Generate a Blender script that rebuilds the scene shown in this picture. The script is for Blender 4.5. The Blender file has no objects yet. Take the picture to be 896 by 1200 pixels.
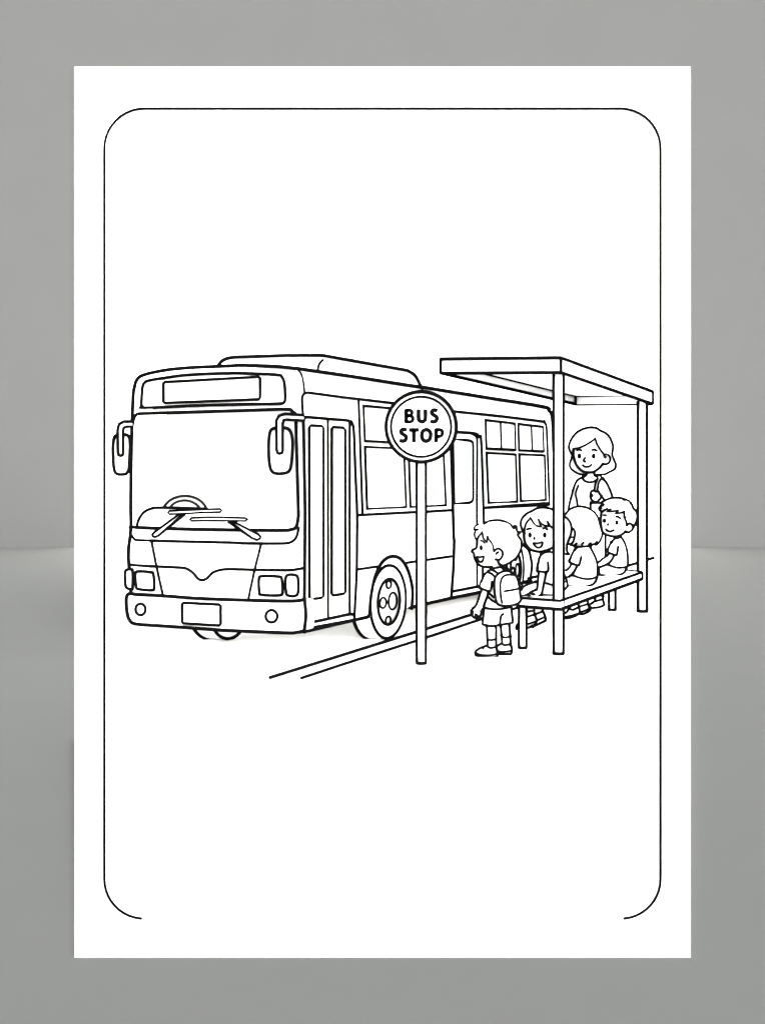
import bpy, bmesh, math
import numpy as np
from mathutils import Vector
from mathutils.geometry import delaunay_2d_cdt
R = math.radians
sc = bpy.context.scene
COL = sc.collection

# ---------------------------------------------------------------- camera model
FPX, U0, V0, H = 1611.0, 448.0, 542.0, 1.6          # focal length in reference pixels, horizon row, eye height
PZ = 0.03                                            # pavement height above the road
CAM = Vector((0, 0, H))
def ray(u, v): return Vector(((u - U0) / FPX, 1.0, (V0 - v) / FPX))
def at_y(u, v, Y): return CAM + ray(u, v) * Y
def on_z(u, v, z): return CAM + ray(u, v) * ((H - z) * FPX / (v - V0))
def px_of(p): return (U0 + p.x / p.y * FPX, V0 - (p.z - H) / p.y * FPX)

class Plane:
    def __init__(s, p, n): s.p = Vector(p); s.n = Vector(n).normalized()
    def hit(s, u, v, off=0.0):
        d = ray(u, v)
        return CAM + d * ((s.p + s.n * off - CAM).dot(s.n) / d.dot(s.n))
    def shifted(s, off): return Plane(s.p + s.n * off, s.n)

# ---------------------------------------------------------------- measured coordinates
K = {'a': (120, 400, 5.973), 'b': (240, 400, 5.973), 'c': (120, 560, 5.973), 'd': (240, 560, 5.973), 'e': (340, 400, 5.973),
     'f': (440, 430, 5.973), 'g': (340, 600, 5.973), 'h': (440, 600, 5.973), 'i': (500, 400, 5.973), 'j': (630, 400, 5.973),
     'k': (640, 570, 5.973), 'm': (540, 600, 11.2), 'n': (540, 680, 11.2), 'o': (595, 585, 11.2), 'p': (595, 660, 11.2),
     'q': (655, 490, 11.2), 'r': (650, 570, 11.2), 's': (690, 570, 11.2), 't': (650, 650, 11.2), 'z': (0, 0, 1.0)}
def P(txt):
    out, key, nums = [], 'z', []
    for w in txt.split():
        if w.isalpha(): key = w; continue
        nums.append(float(w))
        if len(nums) == 2:
            ox, oy, s = K[key]
            out.append((ox + nums[0] / s, oy + nums[1] / s)); nums = []
    return out
def smooth(pts, closed=False, n=5):
    if len(pts) < 3: return list(pts)
    N, out = len(pts), []
    for i in range(N if closed else N - 1):
        g = (lambda j: pts[j % N]) if closed else (lambda j: pts[min(max(j, 0), N - 1)])
        p0, p1, p2, p3 = g(i - 1), g(i), g(i + 1), g(i + 2)
        for k in range(n):
            t = k / n
            out.append(tuple(.5 * (2 * b + (c - a) * t + (2 * a - 5 * b + 4 * c - d) * t * t + (3 * b - a - 3 * c + d) * t ** 3)
                             for a, b, c, d in zip(p0, p1, p2, p3)))
    if not closed: out.append(pts[-1])
    return out
def dense(pts, step=2.0, closed=False):
    out, N = [], len(pts)
    for i in range(N if closed else N - 1):
        a, b = pts[i], pts[(i + 1) % N]
        m = max(1, int(math.hypot(b[0] - a[0], b[1] - a[1]) / step))
        out += [tuple(a[k] + (b[k] - a[k]) * j / m for k in range(2)) for j in range(m)]
    if not closed: out.append(pts[-1])
    return out
def ell(key, cx, cy, rx, ry, n=28):
    ox, oy, s = K[key]
    return [(ox + (cx + rx * math.cos(2 * math.pi * i / n)) / s, oy + (cy + ry * math.sin(2 * math.pi * i / n)) / s) for i in range(n)]
def limb(pts, ws):
    """outline of a tapered rounded limb along pts (pixels) with half widths ws"""
    pts = [Vector(p) for p in pts]; L, Rr = [], []
    for i, p in enumerate(pts):
        t = (pts[min(i + 1, len(pts) - 1)] - pts[max(i - 1, 0)]).normalized(); nn = Vector((-t.y, t.x))
        L.append(p + nn * ws[i]); Rr.append(p - nn * ws[i])
    def cap(c, a, w):
        v = a - c; return [c + Vector((v.x * math.cos(x) - v.y * math.sin(x), v.x * math.sin(x) + v.y * math.cos(x))) for x in (-math.pi * k / 5 for k in range(1, 5))]
    return [tuple(q) for q in L + cap(pts[-1], L[-1], ws[-1]) + Rr[::-1] + cap(pts[0], Rr[0], ws[0])]

GREY, GREYW, LW, FLW = .0690, .0455, 1.6, 1.0                                   # grey of the surround; extra line width (pixels)
# ---------------------------------------------------------------- materials
def mat(name, col, rough=.85, spec=.15, var=.04, scale=6.0):
    m = bpy.data.materials.new(name); m.use_nodes = True
    nt = m.node_tree; b = nt.nodes['Principled BSDF']
    b.inputs['Roughness'].default_value = rough; b.inputs['Specular IOR Level'].default_value = spec
    tc = nt.nodes.new('ShaderNodeTexCoord'); nz = nt.nodes.new('ShaderNodeTexNoise'); rp = nt.nodes.new('ShaderNodeValToRGB')
    nz.inputs['Scale'].default_value = scale; nz.inputs['Detail'].default_value = 5
    nt.links.new(tc.outputs['Object'], nz.inputs['Vector']); nt.links.new(nz.outputs['Fac'], rp.inputs['Fac'])
    for e, k in zip(rp.color_ramp.elements, (1 - var, 1 + var)): e.color = (*[min(1, c * k) for c in col], 1)
    rp.color_ramp.elements[0].position, rp.color_ramp.elements[1].position = .3, .7
    nt.links.new(rp.outputs['Color'], b.inputs['Base Color'])
    return m
M_INK = mat('black_ink', (.0015,) * 3, 1, 0, 0)
M_PAPER = mat('white_paper', (.9, .9, .89), .95, .05, .01, 3)
M_PAVE = mat('white_pavement', (.9, .9, .89), .95, .05, .02, 8)
M_BUS = mat('white_bus_paint', (.85, .85, .85), .5, .2, .01)
M_GLASSY = mat('white_window', (.87, .87, .87), .4, .2, .01)
M_METAL = mat('white_metal', (.84, .84, .84), .5, .2, .01)
M_RUBBER = mat('white_tyre', (.84, .84, .84), .9, .1, .02)
M_SKIN = mat('white_skin', (.86, .85, .85), .8, .1, .01)
M_HAIR = mat('white_hair', (.85, .85, .85), .8, .1, .02, 20)
M_CLOTH = mat('white_cloth', (.85, .85, .85), .95, .05, .02, 40)
M_WOOD = mat('white_wood', (.84, .84, .84), .7, .1, .02)
M_CLEAR = bpy.data.materials.new('clear_glass'); M_CLEAR.use_nodes = True
nt = M_CLEAR.node_tree; nt.nodes.clear()
_o = nt.nodes.new('ShaderNodeOutputMaterial'); _m = nt.nodes.new('ShaderNodeMixShader'); _t = nt.nodes.new('ShaderNodeBsdfTransparent'); _g = nt.nodes.new('ShaderNodeBsdfGlossy')
_g.inputs['Roughness'].default_value = .05; _m.inputs['Fac'].default_value = .04
nt.links.new(_t.outputs[0], _m.inputs[1]); nt.links.new(_g.outputs[0], _m.inputs[2]); nt.links.new(_m.outputs[0], _o.inputs['Surface'])

# ---------------------------------------------------------------- objects
def tag(o, label=None, cat=None, group=None, kind=None):
    for k, v in (('label', label), ('category', cat), ('group', group), ('kind', kind)):
        if v: o[k] = v
    return o
def thing(name, label, cat, loc, group=None):
    o = bpy.data.objects.new(name, None); COL.objects.link(o); o.location = loc; o.empty_display_size = .2
    return tag(o, label, cat, group)
def root_loc(o):
    while o.parent: o = o.parent
    return o.location

class MB:
    """collects white shapes (slot 0) and black drawn lines (slot 1) of ONE part"""
    def __init__(s, lw=None): s.v, s.f, s.m, s.sm = [], [], [], []; s.lw = LW if lw is None else lw
    def add(s, verts, faces, m=0, sm=False):
        k = len(s.v); s.v += [tuple(p) for p in verts]
        for f in faces: s.f.append([i + k for i in f]); s.m.append(m); s.sm.append(sm)
        return s
    def prism(s, front, back, m=0):
        n = len(front)
        return s.add(list(front) + list(back), [list(range(n)), list(range(2 * n - 1, n - 1, -1))] + [[i, i + n, (i + 1) % n + n, (i + 1) % n] for i in range(n)], m)
    def slab(s, pl, poly, off, depth, m=0, along=None):
        fr = [pl.hit(u, v, off) for u, v in poly]
        return s.prism(fr, [p + (along or -pl.n) * depth for p in fr], m)
    def tube(s, pts, w, closed=False, sides=6, m=1):
        pts = [Vector(p) for p in pts]
        q = [pts[0]]
        for p in pts[1:]:
            if (p - q[-1]).length > 1e-5: q.append(p)
        if closed and (q[0] - q[-1]).length < 1e-5: q.pop()
        pts = q; n = len(pts)
        if n < 2: return s
        rad = [(w + s.lw) * .5 * p.y / FPX for p in pts]
        pts = [p - (p - CAM).normalized() * (1.3 * r) for p, r in zip(pts, rad)]     # sits on the surface, not sunk into it
        if not closed:                                   # short rounded ends
            d0 = (pts[0] - pts[1]).normalized(); d1 = (pts[-1] - pts[-2]).normalized()
            pts = [pts[0] + d0 * rad[0] * .6] + pts + [pts[-1] + d1 * rad[-1] * .6]; rad = [rad[0] * .55] + rad + [rad[-1] * .55]; n += 2
        V, up = [], None
        for i, p in enumerate(pts):
            a = pts[i - 1] if (i or closed) else p; b = pts[(i + 1) % n] if (i < n - 1 or closed) else p
            t = (b - a)
            t = t.normalized() if t.length > 1e-9 else Vector((0, 0, 1))
            vd = (p - CAM).normalized()
            x = t.cross(vd)
            x = x.normalized() if x.length > 1e-3 else t.orthogonal().normalized()
            y = t.cross(x).normalized()
            e1 = (p - a); e2 = (b - p); k = 1.0
            if e1.length > 1e-6 and e2.length > 1e-6:
                c = max(-1, min(1, e1.normalized().dot(e2.normalized()))); k = min(1.6, 1 / max(.3, math.sqrt((1 + c) / 2)))
            V += [p + (x * math.cos(2 * math.pi * j / sides) * k + y * math.sin(2 * math.pi * j / sides)) * rad[i] for j in range(sides)]
        F = []
        for i in range(n if closed else n - 1):
            for j in range(sides):
                F.append([i * sides + j, i * sides + (j + 1) % sides, ((i + 1) % n) * sides + (j + 1) % sides, ((i + 1) % n) * sides + j])
        if not closed: F += [list(range(sides))[::-1], [(n - 1) * sides + j for j in range(sides)]]
        return s.add(V, F, m, True)
    def ink(s, pl, pts, w, off=.004, closed=False, sm=False):
        if sm: pts = smooth(pts, closed)
        return s.tube([pl.hit(u, v, off) for u, v in pts], w, closed)
    def line(s, a, b, w): return s.tube([Vector(a), Vector(b)], w)
    def mesh(s, name, mats, org=Vector((0, 0, 0))):
        me = bpy.data.meshes.new(name)
        me.from_pydata([tuple(Vector(p) - org) for p in s.v], [], s.f); me.validate(clean_customdata=False)
        for m in mats: me.materials.append(m)
        if len(me.polygons) == len(s.m):
            me.polygons.foreach_set('material_index', s.m); me.polygons.foreach_set('use_smooth', s.sm)
        me.update()
        return me
    def build(s, name, m, parent=None, label=None):
        org = root_loc(parent) if parent else Vector((0, 0, 0))
        o = bpy.data.objects.new(name, s.mesh(name, [m, M_INK], org)); COL.objects.link(o)
        if parent: o.parent = parent
        if label: o['label'] = label
        return o
    def from_mesh(s, me, m=0, sm=False):
        return s.add([v.co for v in me.vertices], [list(p.vertices) for p in me.polygons], m, sm)
def box_mb(mb, c8): return mb.add(c8, [[0, 1, 2, 3], [7, 6, 5, 4], [0, 4, 5, 1], [1, 5, 6, 2], [2, 6, 7, 3], [3, 7, 4, 0]])
def evaluated(me, mods):
    o = bpy.data.objects.new('work', me); COL.objects.link(o); extra = []
    for kind, kw in mods:
        md = o.modifiers.new(kind, kind)
        for k, v in kw.items():
            if k == 'object':
                c = bpy.data.objects.new('cutter', v); COL.objects.link(c); extra.append(c); v = c
            setattr(md, k, v)
    dg = bpy.context.evaluated_depsgraph_get(); dg.update()
    out = bpy.data.meshes.new_from_object(o.evaluated_get(dg))
    for x in [o] + extra: bpy.data.objects.remove(x)
    return out
def recalc(me):
    bm = bmesh.new(); bm.from_mesh(me); bmesh.ops.recalc_face_normals(bm, faces=bm.faces); bm.to_mesh(me); bm.free(); return me

# ================================================================= SETTING
YB = 26.0
g = MB(); S = 45.0; GZ = -.006; YW = YB + .06
g.add([(-S, -14, GZ), (S, -14, GZ), (S, YW + .2, GZ), (-S, YW + .2, GZ)], [[0, 1, 2, 3]])
tag(g.build('ground', mat('grey_floor', (GREY, GREY * 1.025, GREY * .99), .95, .05, .012, 1.2)), kind='structure')
w = MB(); w.add([(-S, YW, GZ - .3), (S, YW, GZ - .3), (S, YW, 24), (-S, YW, 24)], [[0, 1, 2, 3]])
tag(w.build('backdrop', mat('grey_backdrop', (GREYW, GREYW * 1.025, GREYW * 1.01), .95, .05, .012, 1.2)), kind='structure')

# white sheet: lies on the floor and turns up behind the scene
PAGE = thing('paper_sheet', 'huge white page with thin black rounded border, backing and carrying the whole street scene', 'paper', (0, YB, 0))
s = MB()
gl, gr = [on_z(87.5, 1120, 0), on_z(808.5, 1120, 0)]
vj = V0 + FPX * H / YB
fl, fr = on_z(87.5, vj, 0), on_z(808.5, vj, 0)
tl, tr = at_y(87.5, 78.5, YB), at_y(808.5, 78.5, YB)
dz = Vector((0, 0, -.005)); dy = Vector((0, .04, 0))
s.add([gl, gr, fr, fl, tl, tr, gl + dz, gr + dz, fr + dz + dy, fl + dz + dy, tl + dy, tr + dy],
      [[0, 1, 2, 3], [3, 2, 5, 4], [6, 9, 8, 7], [9, 10, 11, 8], [0, 6, 7, 1], [4, 5, 11, 10], [0, 3, 9, 6], [1, 7, 8, 2], [3, 4, 10, 9], [2, 8, 11, 5]])
s.build('sheet', M_PAPER, PAGE)
KERB = lambda u: 794 - .3118 * (u - 316)
_a, _b, _c = on_z(100, 880, PZ), on_z(800, 880, PZ), on_z(100, 1120, .002)
RAMP = Plane(_a, (_b - _a).cross(_c - _a) * (1 if (_b - _a).cross(_c - _a).z > 0 else -1))     # pavement slopes gently down to the page's near edge
def arc(cx, cy, r, a0, a1, n=10): return [(cx + r * math.cos(R(a0 + (a1 - a0) * i / n)), cy + r * math.sin(R(a0 + (a1 - a0) * i / n))) for i in range(n + 1)]
bd = [(166, 1076.5)] + arc(169, 1030, 46.5, 95, 180) + arc(169.5, 174, 47, 180, 270) + arc(726.5, 174, 47, 270, 360) + arc(727, 1030, 46.5, 0, 85) + [(731, 1076.5)]
s = MB(); pts = dense(bd, 4)
seg, last = [], None
def zone(v, u): return 0 if v <= vj - 1 else 1 if v > 880 else 2 if v > KERB(u) else 3
def zpt(z, u, v): return at_y(u, v, YB - .01) if z == 0 else RAMP.hit(u, v, .003) if z == 1 else on_z(u, v, PZ + .003 if z == 2 else .003)
for q in pts:                                             # one drawn line, lying on the page or on the pavement slab
    z = zone(q[1], q[0])
    if last and z != last[0]: s.tube(seg + [zpt(last[0], *q)], 1.5); seg = [zpt(z, *last[1])]
    seg.append(zpt(z, *q)); last = (z, q)
s.tube(seg, 1.5)
s.build('border_line', M_PAPER, PAGE)

s = MB()
kx = lambda u: (u, KERB(u))
top_px = [(87.5, KERB(87.5)), (316, 794), (765, 654), (808.5, KERB(808.5)), (808.5, 880), (87.5, 880), (808.5, 1120), (87.5, 1120)]
top = [on_z(u, v, PZ) for u, v in top_px[:6]] + [on_z(u, v, .002) for u, v in top_px[6:]]
kb = [on_z(*top_px[0], .001), Vector((top[1].x, top[1].y, .001)), Vector((top[2].x, top[2].y, .001)), on_z(*top_px[3], .001), on_z(*top_px[4], .001), on_z(*top_px[5], .001)]
s.add(top + kb, [[0, 5, 4, 3, 2, 1], [5, 7, 6, 4], [0, 1, 9, 8], [1, 2, 10, 9], [2, 3, 11, 10], [3, 4, 12, 11], [0, 8, 13, 5], [4, 6, 12], [5, 13, 7]])
s.tube([on_z(u, KERB(u), PZ + .012) for u in range(316, 766, 10)] + [on_z(765, 654, PZ + .012)], 2.6)
s.tube([on_z(u, v, PZ + .011) for u, v in smooth([(353, 794.5), (426, 770.5), (499.4, 747), (564, 725.4), (607, 711.8)])], 2.2)
tag(s.build('pavement', M_PAVE), kind='structure')

# ================================================================= BUS
a_dir = Vector((.419, 1, 0)).normalized(); b_dir = Vector((-1, .419, 0)).normalized()
n_side = -b_dir; n_front = -a_dir
S0 = on_z(454, 748, 0)
side = Plane(S0, n_side)
corner = side.hit(356.5, 741); front = Plane(corner, n_front)
BUS = thing('bus', 'large white city bus seen from its front corner, parked at the kerb', 'bus', (corner.x, corner.y, 0))

sp = P('z 356.5 741.5 356.5 420 500 436') + P('z 634 466 643 472 648 484 649.5 512 650 660 649.5 675.5 563.9 693.8 432 723')
mb = MB(); mb.slab(side, sp, 0, 1.9)
me = recalc(mb.mesh('b', []))
fo_top = smooth(P('a 199 1150 205 700 215 400 225 320 245 265 290 235 420 205 600 185 896 172 b 250 168 500 175 640 190'))
fo = P('c 168 1000 182 640 182 560 185 480 195 410 202 340') + fo_top + P('z 380 432 400 770 150 770')
cut = MB(); fr_ = [front.hit(u, v, .3) for u, v in fo]; cut.prism(fr_, [p + a_dir * 9 for p in fr_]); cme = recalc(cut.mesh('c', []))
ws = smooth(P('a 217 560 228 528 255 508 300 504')) + smooth(P('b 0 492 300 483 570 475 615 490 634 525 642 700 655 1195 d 656 250 640 340 600 362 500 367 0 361 c 560 357 225 346'))
ws_cut = [(max(u, 158), v) for u, v in P('a 217 560 228 528 255 508 300 504') + P('b 0 492 570 475 615 490 634 525 655 1195 d 656 300 640 340 600 362 0 361 c 560 357 225 346')] + [(158, 612)]
c2 = MB(); c2.slab(front, ws_cut, .02, .24); c2me = recalc(c2.mesh('c2', []))
bme = evaluated(me, [('BOOLEAN', dict(operation='INTERSECT', solver='EXACT', object=cme)), ('BOOLEAN', dict(operation='DIFFERENCE', solver='EXACT', object=c2me))])
body = MB(); body.from_mesh(bme)
# outlines of the front
body.ink(front, P('c 190 640 182 560 185 480 195 410 202 340') + fo_top, 3.1)
body.ink(side, P('z 346 431.4 400 439.2') + smooth(P('e 560 265 896 318 i 0 325 400 390 800 455 850 480 872 530 880 680')) + P('z 649 560 649.5 675.5'), 3.1)
body.ink(front, smooth(P('a 210 590 225 530 250 508 300 505')) + smooth(P('b 0 492 300 483 570 475 610 488 634 506')), 2.8)
body.ink(front, P('b 637 555 655 1190') + smooth(P('d 656 265 640 340 600 362 500 367 0 361 c 560 357 225 346 205 335')), 2.8)
body.ink(front, smooth(P('c 203 400 225 428 260 436 500 443 896 452 d 300 458 540 458 600 450 640 415 658 345')), 2.0)
body.ink(front, P('c 345 445 380 620 425 822'), 1.7, sm=True); body.ink(front, P('d 395 462 350 640 305 848'), 1.7, sm=True)
body.ink(front, P('c 192 607 300 616 540 627 600 640 640 670 670 705 700 715 735 700 770 665 820 645 896 638 d 350 643 580 645 640 640 695 630'), 2.0, sm=True)
body.ink(front, P('c 200 778 200 808'), 2.6)
# side
body.ink(side, P('e 50 195 75 225 92 280 100 355'), 1.2, sm=True)
body.ink(side, smooth(P('e 94 545 86 470 84 395 100 365 125 358')) + smooth(P('e 400 395 720 432 i 195 490 500 522 790 558 818 565 833 595 840 720 855 1138')) + P('i 400 1165'), 2.0)
body.ink(side, P('e 93 545 105 1190 g 103 200 100 600 108 660 107 770 95 830'), 2.8)
body.ink(side, smooth(P('e 95 552 105 535 125 530 300 545 410 555 435 578 445 640 455 900 467 1190 g 467 200 465 400 458 560 448 745')), 2.3)
body.ink(side, P('e 414 562 g 414 715'), 2.8)
body.ink(side, P('g 110 780 415 715 445 715'), 2.6)
body.ink(side, P('z 357 741 g 95 830 430 760 530 738') + smooth(P('g 535 737 553 715 563 600 585 480 620 385 665 330 720 310 775 330 820 400 848 500 855 580 848 672')) + P('g 825 672 848 668 880 660 h 350 643 525 603 740 560') + P('z 622 680.5'), 2.9)
body.ink(side, P('e 478 405 505 1195 g 503 18'), 2.0)
body.ink(side, P('g 470 22 880 0 f 285 1018 530 1002'), 1.9)
body.ink(side, P('g 470 402 615 380'), 1.8); body.ink(side, P('g 812 356 880 345 h 355 335 530 310'), 1.8)
body.ink(side, smooth(P('f 570 456 690 465 722 488 738 540 755 1090 h 752 80 z 565.5 640')) + P('z 565 690'), 2.3)
body.ink(side, P('f 524 470 545 1195 h 548 200 542 400 527 602'), 2.9)
body.ink(side, P('h 540 555 720 520'), 2.2)
body.ink(side, P('o 180 585 265 660 300 800 310 880 290 1040'), 2.4, sm=True)
body.ink(side, P('o 260 1042 385 1010 z 649 668'), 2.0)
body.build('body', M_BUS, BUS)

# windscreen, dashboard, steering wheel
mb = MB(); mb.slab(front, [(max(u, 157.5), v) for u, v in ws], -.012, .012); mb.build('windscreen', M_CLEAR, BUS)
cab = front.shifted(-.03)
mb = MB(); dtop = smooth(P('c 240 345 255 290 290 240 340 215 400 207 560 211 735 216'))
mb.slab(cab, dtop + P('c 850 225 860 420 215 420'), 0, .05); mb.ink(cab, dtop, 2.0); mb.build('dashboard', M_BUS, BUS)
cab2 = front.shifted(-.1)
mb = MB(); eo = ell('c', 578, 250, 158, 125, 40); ei = ell('c', 575, 255, 118, 97, 40)
fo1 = [cab2.hit(*q) for q in eo]; fi1 = [cab2.hit(*q) for q in ei]; bo1 = [p - front.n * .04 for p in fo1]; bi1 = [p - front.n * .04 for p in fi1]
V = fo1 + fi1 + bo1 + bi1; F = []
for i in range(40):
    j = (i + 1) % 40
    F += [[i, j, 40 + j, 40 + i], [80 + j, 80 + i, 120 + i, 120 + j], [i, 80 + i, 80 + j, j], [40 + j, 120 + j, 120 + i, 40 + i]]
mb.add(V, F); mb.ink(cab2, eo, 2.0, closed=True); mb.ink(cab2, ei, 1.9, closed=True); mb.build('steering_wheel', M_BUS, BUS)

def panel(name, pl, poly, off, depth, w, m=M_BUS, parent=BUS, sm=False, label=None, extra=(), along=None):
    mb = MB()
    if sm: poly = smooth(poly, True, 4)
    mb.slab(pl, poly, off, depth, 0, along)
    mb.ink(pl, poly, w, off + .001, True)
    for q in extra: mb.ink(pl, q, w, off + .001)
    return mb.build(name, m, parent, label)
dbp = smooth(P('a 273 440 280 330 295 290 340 270 540 240 700 228 896 222 b 250 222 500 233 540 250 558 300 563 400 550 430 520 435')) + smooth(P('b 500 436 0 447 a 300 465 278 455'))
ds = panel('destination_sign', front, dbp, .015, .06, 2.3)
panel('display', front, P('a 428 290 436 284 b 375 248 387 255 387 395 380 405 a 438 430 428 424'), .022, .02, 1.8, M_GLASSY, ds)
panel('bumper', front, smooth(P('c 205 808 180 815 168 850 172 930 185 985 210 1015 250 1025')) + P('c 550 1045') + smooth(P('d 100 1065 560 1084 640 1080 690 1070 700 1040 707 950 698 852')) + smooth(P('d 690 852 560 862 0 845 c 425 825 230 815')), .05, .16, 2.9)
panel('number_plate', front, P('c 558 880 566 874 820 886 828 894 828 1026 820 1033 566 1018 559 1010'), .06, .02, 1.9)
for q in (ell('c', 268, 920, 35, 40), ell('d', 467, 968, 41, 43)): panel('fog_light', front, q, .065, .02, 2.0, M_GLASSY)
for txt in ('c 180 640 203 640 213 655 212 770 202 780 172 770 162 745 160 660', 'c 250 654 340 660 358 675 364 770 345 786 258 779 238 762 232 676',
            'd 400 687 515 690 538 706 543 800 520 822 400 818 382 800 379 706', 'd 590 677 635 681 652 702 653 800 632 825 590 824 570 805 566 700'):
    panel('headlight', front, P(txt), .02, .05, 2.2, M_GLASSY, sm=True)
for hs, ar, zo in (('b 475 611 562 606 598 630 613 690 612 780 603 870 585 912 530 926 480 918 457 880 447 780 451 660', 'b 690 515 560 507 520 520 501 555 503 760 510 780 522 786 540 780 546 765 545 575 552 552 570 547 690 555', 0),
                   ('a 98 655 160 651 187 668 195 720 193 800 186 890 170 925 140 932 105 928 84 900 75 800 77 700', 'a 212 560 150 560 118 578 107 620 110 775 115 795 127 801 142 795 147 780 146 625 152 605 170 598 208 598', 0)):
    mr = ray(*P(hs)[0]).normalized()
    mm = panel('mirror', front, P(hs), .12, .1, 2.6, sm=True, along=mr)
    mb = MB(); poly = P(ar); mb.slab(front, poly, .16, .2, 0, mr); mb.ink(front, poly, 2.2, .162); mb.build('mirror_arm', M_METAL, mm)
wl = panel('wiper', front, P('c 540 252 365 380 350 395 352 407 366 414 392 404 575 252'), .05, .02, 1.4, M_METAL)
panel('wiper_blade', front, P('c 468 231 735 219 828 217 834 228 828 240 700 242 600 249 470 254 460 243'), .07, .02, .9, M_METAL, wl)
wr = panel('wiper', front, P('d 165 305 330 420 365 434 387 425 390 410 375 395 200 305'), .05, .02, 1.4, M_METAL)
panel('wiper_blade', front, P('c 622 280 720 276 d 100 275 285 280 298 291 288 302 0 298 c 625 301 615 291'), .07, .02, .9, M_METAL, wr)

for q, pn in (('e 98 548 262 548 g 264 742 112 778', 'e 133 602 145 588 220 592 232 607 g 232 588 220 600 150 610 135 598'),
              ('e 264 549 412 562 g 412 713 266 741', 'e 291 610 300 599 370 604 383 618 g 384 560 374 572 300 583 290 572')):
    mb = MB(); mb.slab(side, P(q), .006, .04)
    if q.startswith('e 98'): mb.ink(side, P('e 263 549 g 264 742'), 2.0, .008)
    dr = mb.build('door', M_BUS, BUS)
    panel('door_window', side, P(pn), .012, .02, 2.0, M_GLASSY, dr)
mb = MB(); mb.slab(side, P('f 524 470 523 459 685 467 706 520 706 1100 h 708 522 541 554 548 200 545 0'), .006, .04)
mb.ink(side, smooth(P('f 672 466 698 482 708 525 706 900')) + P('h 706 0 708 520'), 1.9, .008)
dr = mb.build('door', M_BUS, BUS)
panel('door_window', side, smooth(P('f 620 511 650 514 675 525 680 550')) + smooth(P('f 680 920 672 942 650 951')) + P('f 545 957 535 505'), .012, .02, 2.0, M_GLASSY, dr)
for q in ('e 512 450 781 476 790 710 522 697', 'e 522 738 792 750 808 1160 538 1172', 'f 214 305 458 335 470 549 227 534', 'f 229 573 472 589 488 968 243 980',
          'i 415 780 618 792 628 1122 430 1130', 'i 643 790 820 798 827 1110 655 1118'):
    panel('window', side, P(q), .005, .01, 1.6, M_GLASSY)
panel('window', side, P('i 408 550 612 575 617 760 415 750'), .005, .01, 1.7, M_GLASSY, extra=[P('i 513 567 519 755')])
panel('window', side, P('i 637 577 808 597 814 770 643 762'), .005, .01, 1.7, M_GLASSY, extra=[P('i 728 590 735 765')])

# raised unit on the roof
rp = side.shifted(-.2); rc = rp.hit(375, 416); rf = Plane(rc, n_front)
mb = MB(); sd = P('z 375 440 375 416.3 e 260 102 820 203') + smooth(P('e 820 203 870 235 896 275 f 318 140')) + P('z 494 458')
fr_ = [rp.hit(*q) for q in sd]; mb.prism(fr_, [p + b_dir * 1.1 for p in fr_])
mb.ink(rf, smooth(P('b 95 165 130 130 190 112 300 107')) + P('b 580 98 800 97') + P('z 375 416.3'), 2.8, .006)
mb.ink(rp, P('z 374 416.2 e 230 98 260 103 820 203') + smooth(P('e 820 203 870 235 896 278 f 318 140')), 2.8, .006)
mb.ink(rp, P('b 825 130 800 160 790 200'), 1.8, .006, sm=True)
mb.build('roof_unit', M_BUS, BUS)

def wheel(cen, d, Rr, wd, holes=True, back=None, ws=1.0):
    """d: horizontal direction in the wheel's plane; the face looks along d x up"""
    d = Vector(d).normalized(); ax = d.cross(Vector((0, 0, 1))).normalized()
    N = 40
    def ring(r, x): return [cen + d * (r * Rr * math.cos(2 * math.pi * i / N)) + Vector((0, 0, r * Rr * math.sin(2 * math.pi * i / N))) + ax * x for i in range(N)]
    def lathe(prof, mb, caps=True):
        V = [p for r, x in prof for p in ring(r, x)]; F = []
        for k in range(len(prof) - 1):
            for i in range(N):
                j = (i + 1) % N; F.append([k * N + i, k * N + j, (k + 1) * N + j, (k + 1) * N + i])
        if caps: F += [list(range(N)), [(len(prof) - 1) * N + i for i in range(N)][::-1]]
        mb.add(V, F, 0, True)
    t = MB(LW * ws); lathe([(.6, -.03), (.62, 0), (.93, 0), (.985, -.012), (1, -.04), (1, -wd + .04), (.985, -wd + .012), (.93, -wd), (.5, -wd)], t)
    t.tube(ring(.972, -.004), 2.4 * ws, True); t.tube(ring(.61, .004), 2.0 * ws, True)
    if back: t.tube([cen + d * (Rr * math.cos(R(x))) + Vector((0, 0, Rr * math.sin(R(x)))) - ax * (wd - .02) for x in range(*back)] , 2.8)
    if back: t.line(cen + Vector((0, 0, -Rr)) - ax * .01, cen + Vector((0, 0, -Rr)) - ax * (wd - .03), 2.8)
    to = t.build('wheel', M_RUBBER, BUS)
    r = MB(LW * ws); lathe([(.02, -.003), (.6, -.003), (.605, -.05)], r)
    if holes:
        for cx, cz, rx, rz in ((.2, 0, .23, .23), (-.33, 0, .17, .14), (-.02, .46, .13, .1), (-.05, -.49, .14, .1)):
            r.tube([cen + d * ((cx + rx * math.cos(q)) * Rr) + Vector((0, 0, (cz + rz * math.sin(q)) * Rr)) + ax * .004 for q in [2 * math.pi * i / 20 for i in range(20)]], 1.25 * ws, True)
    r.build('rim', M_METAL, to)
    return to
wp = Plane(S0 + n_side * .03, n_side)
ce = wp.hit(455.4, 704.6); Rw = 43.8 * ce.y / FPX; ce.z = Rw
wheel(ce, (.56, 1, 0), Rw, .21, True, (180, 271, 5))
c3 = side.hit(603.5, 668, .02); c3.z = Rw
wheel(c3, a_dir, Rw, .21, True, None, .95)
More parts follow.
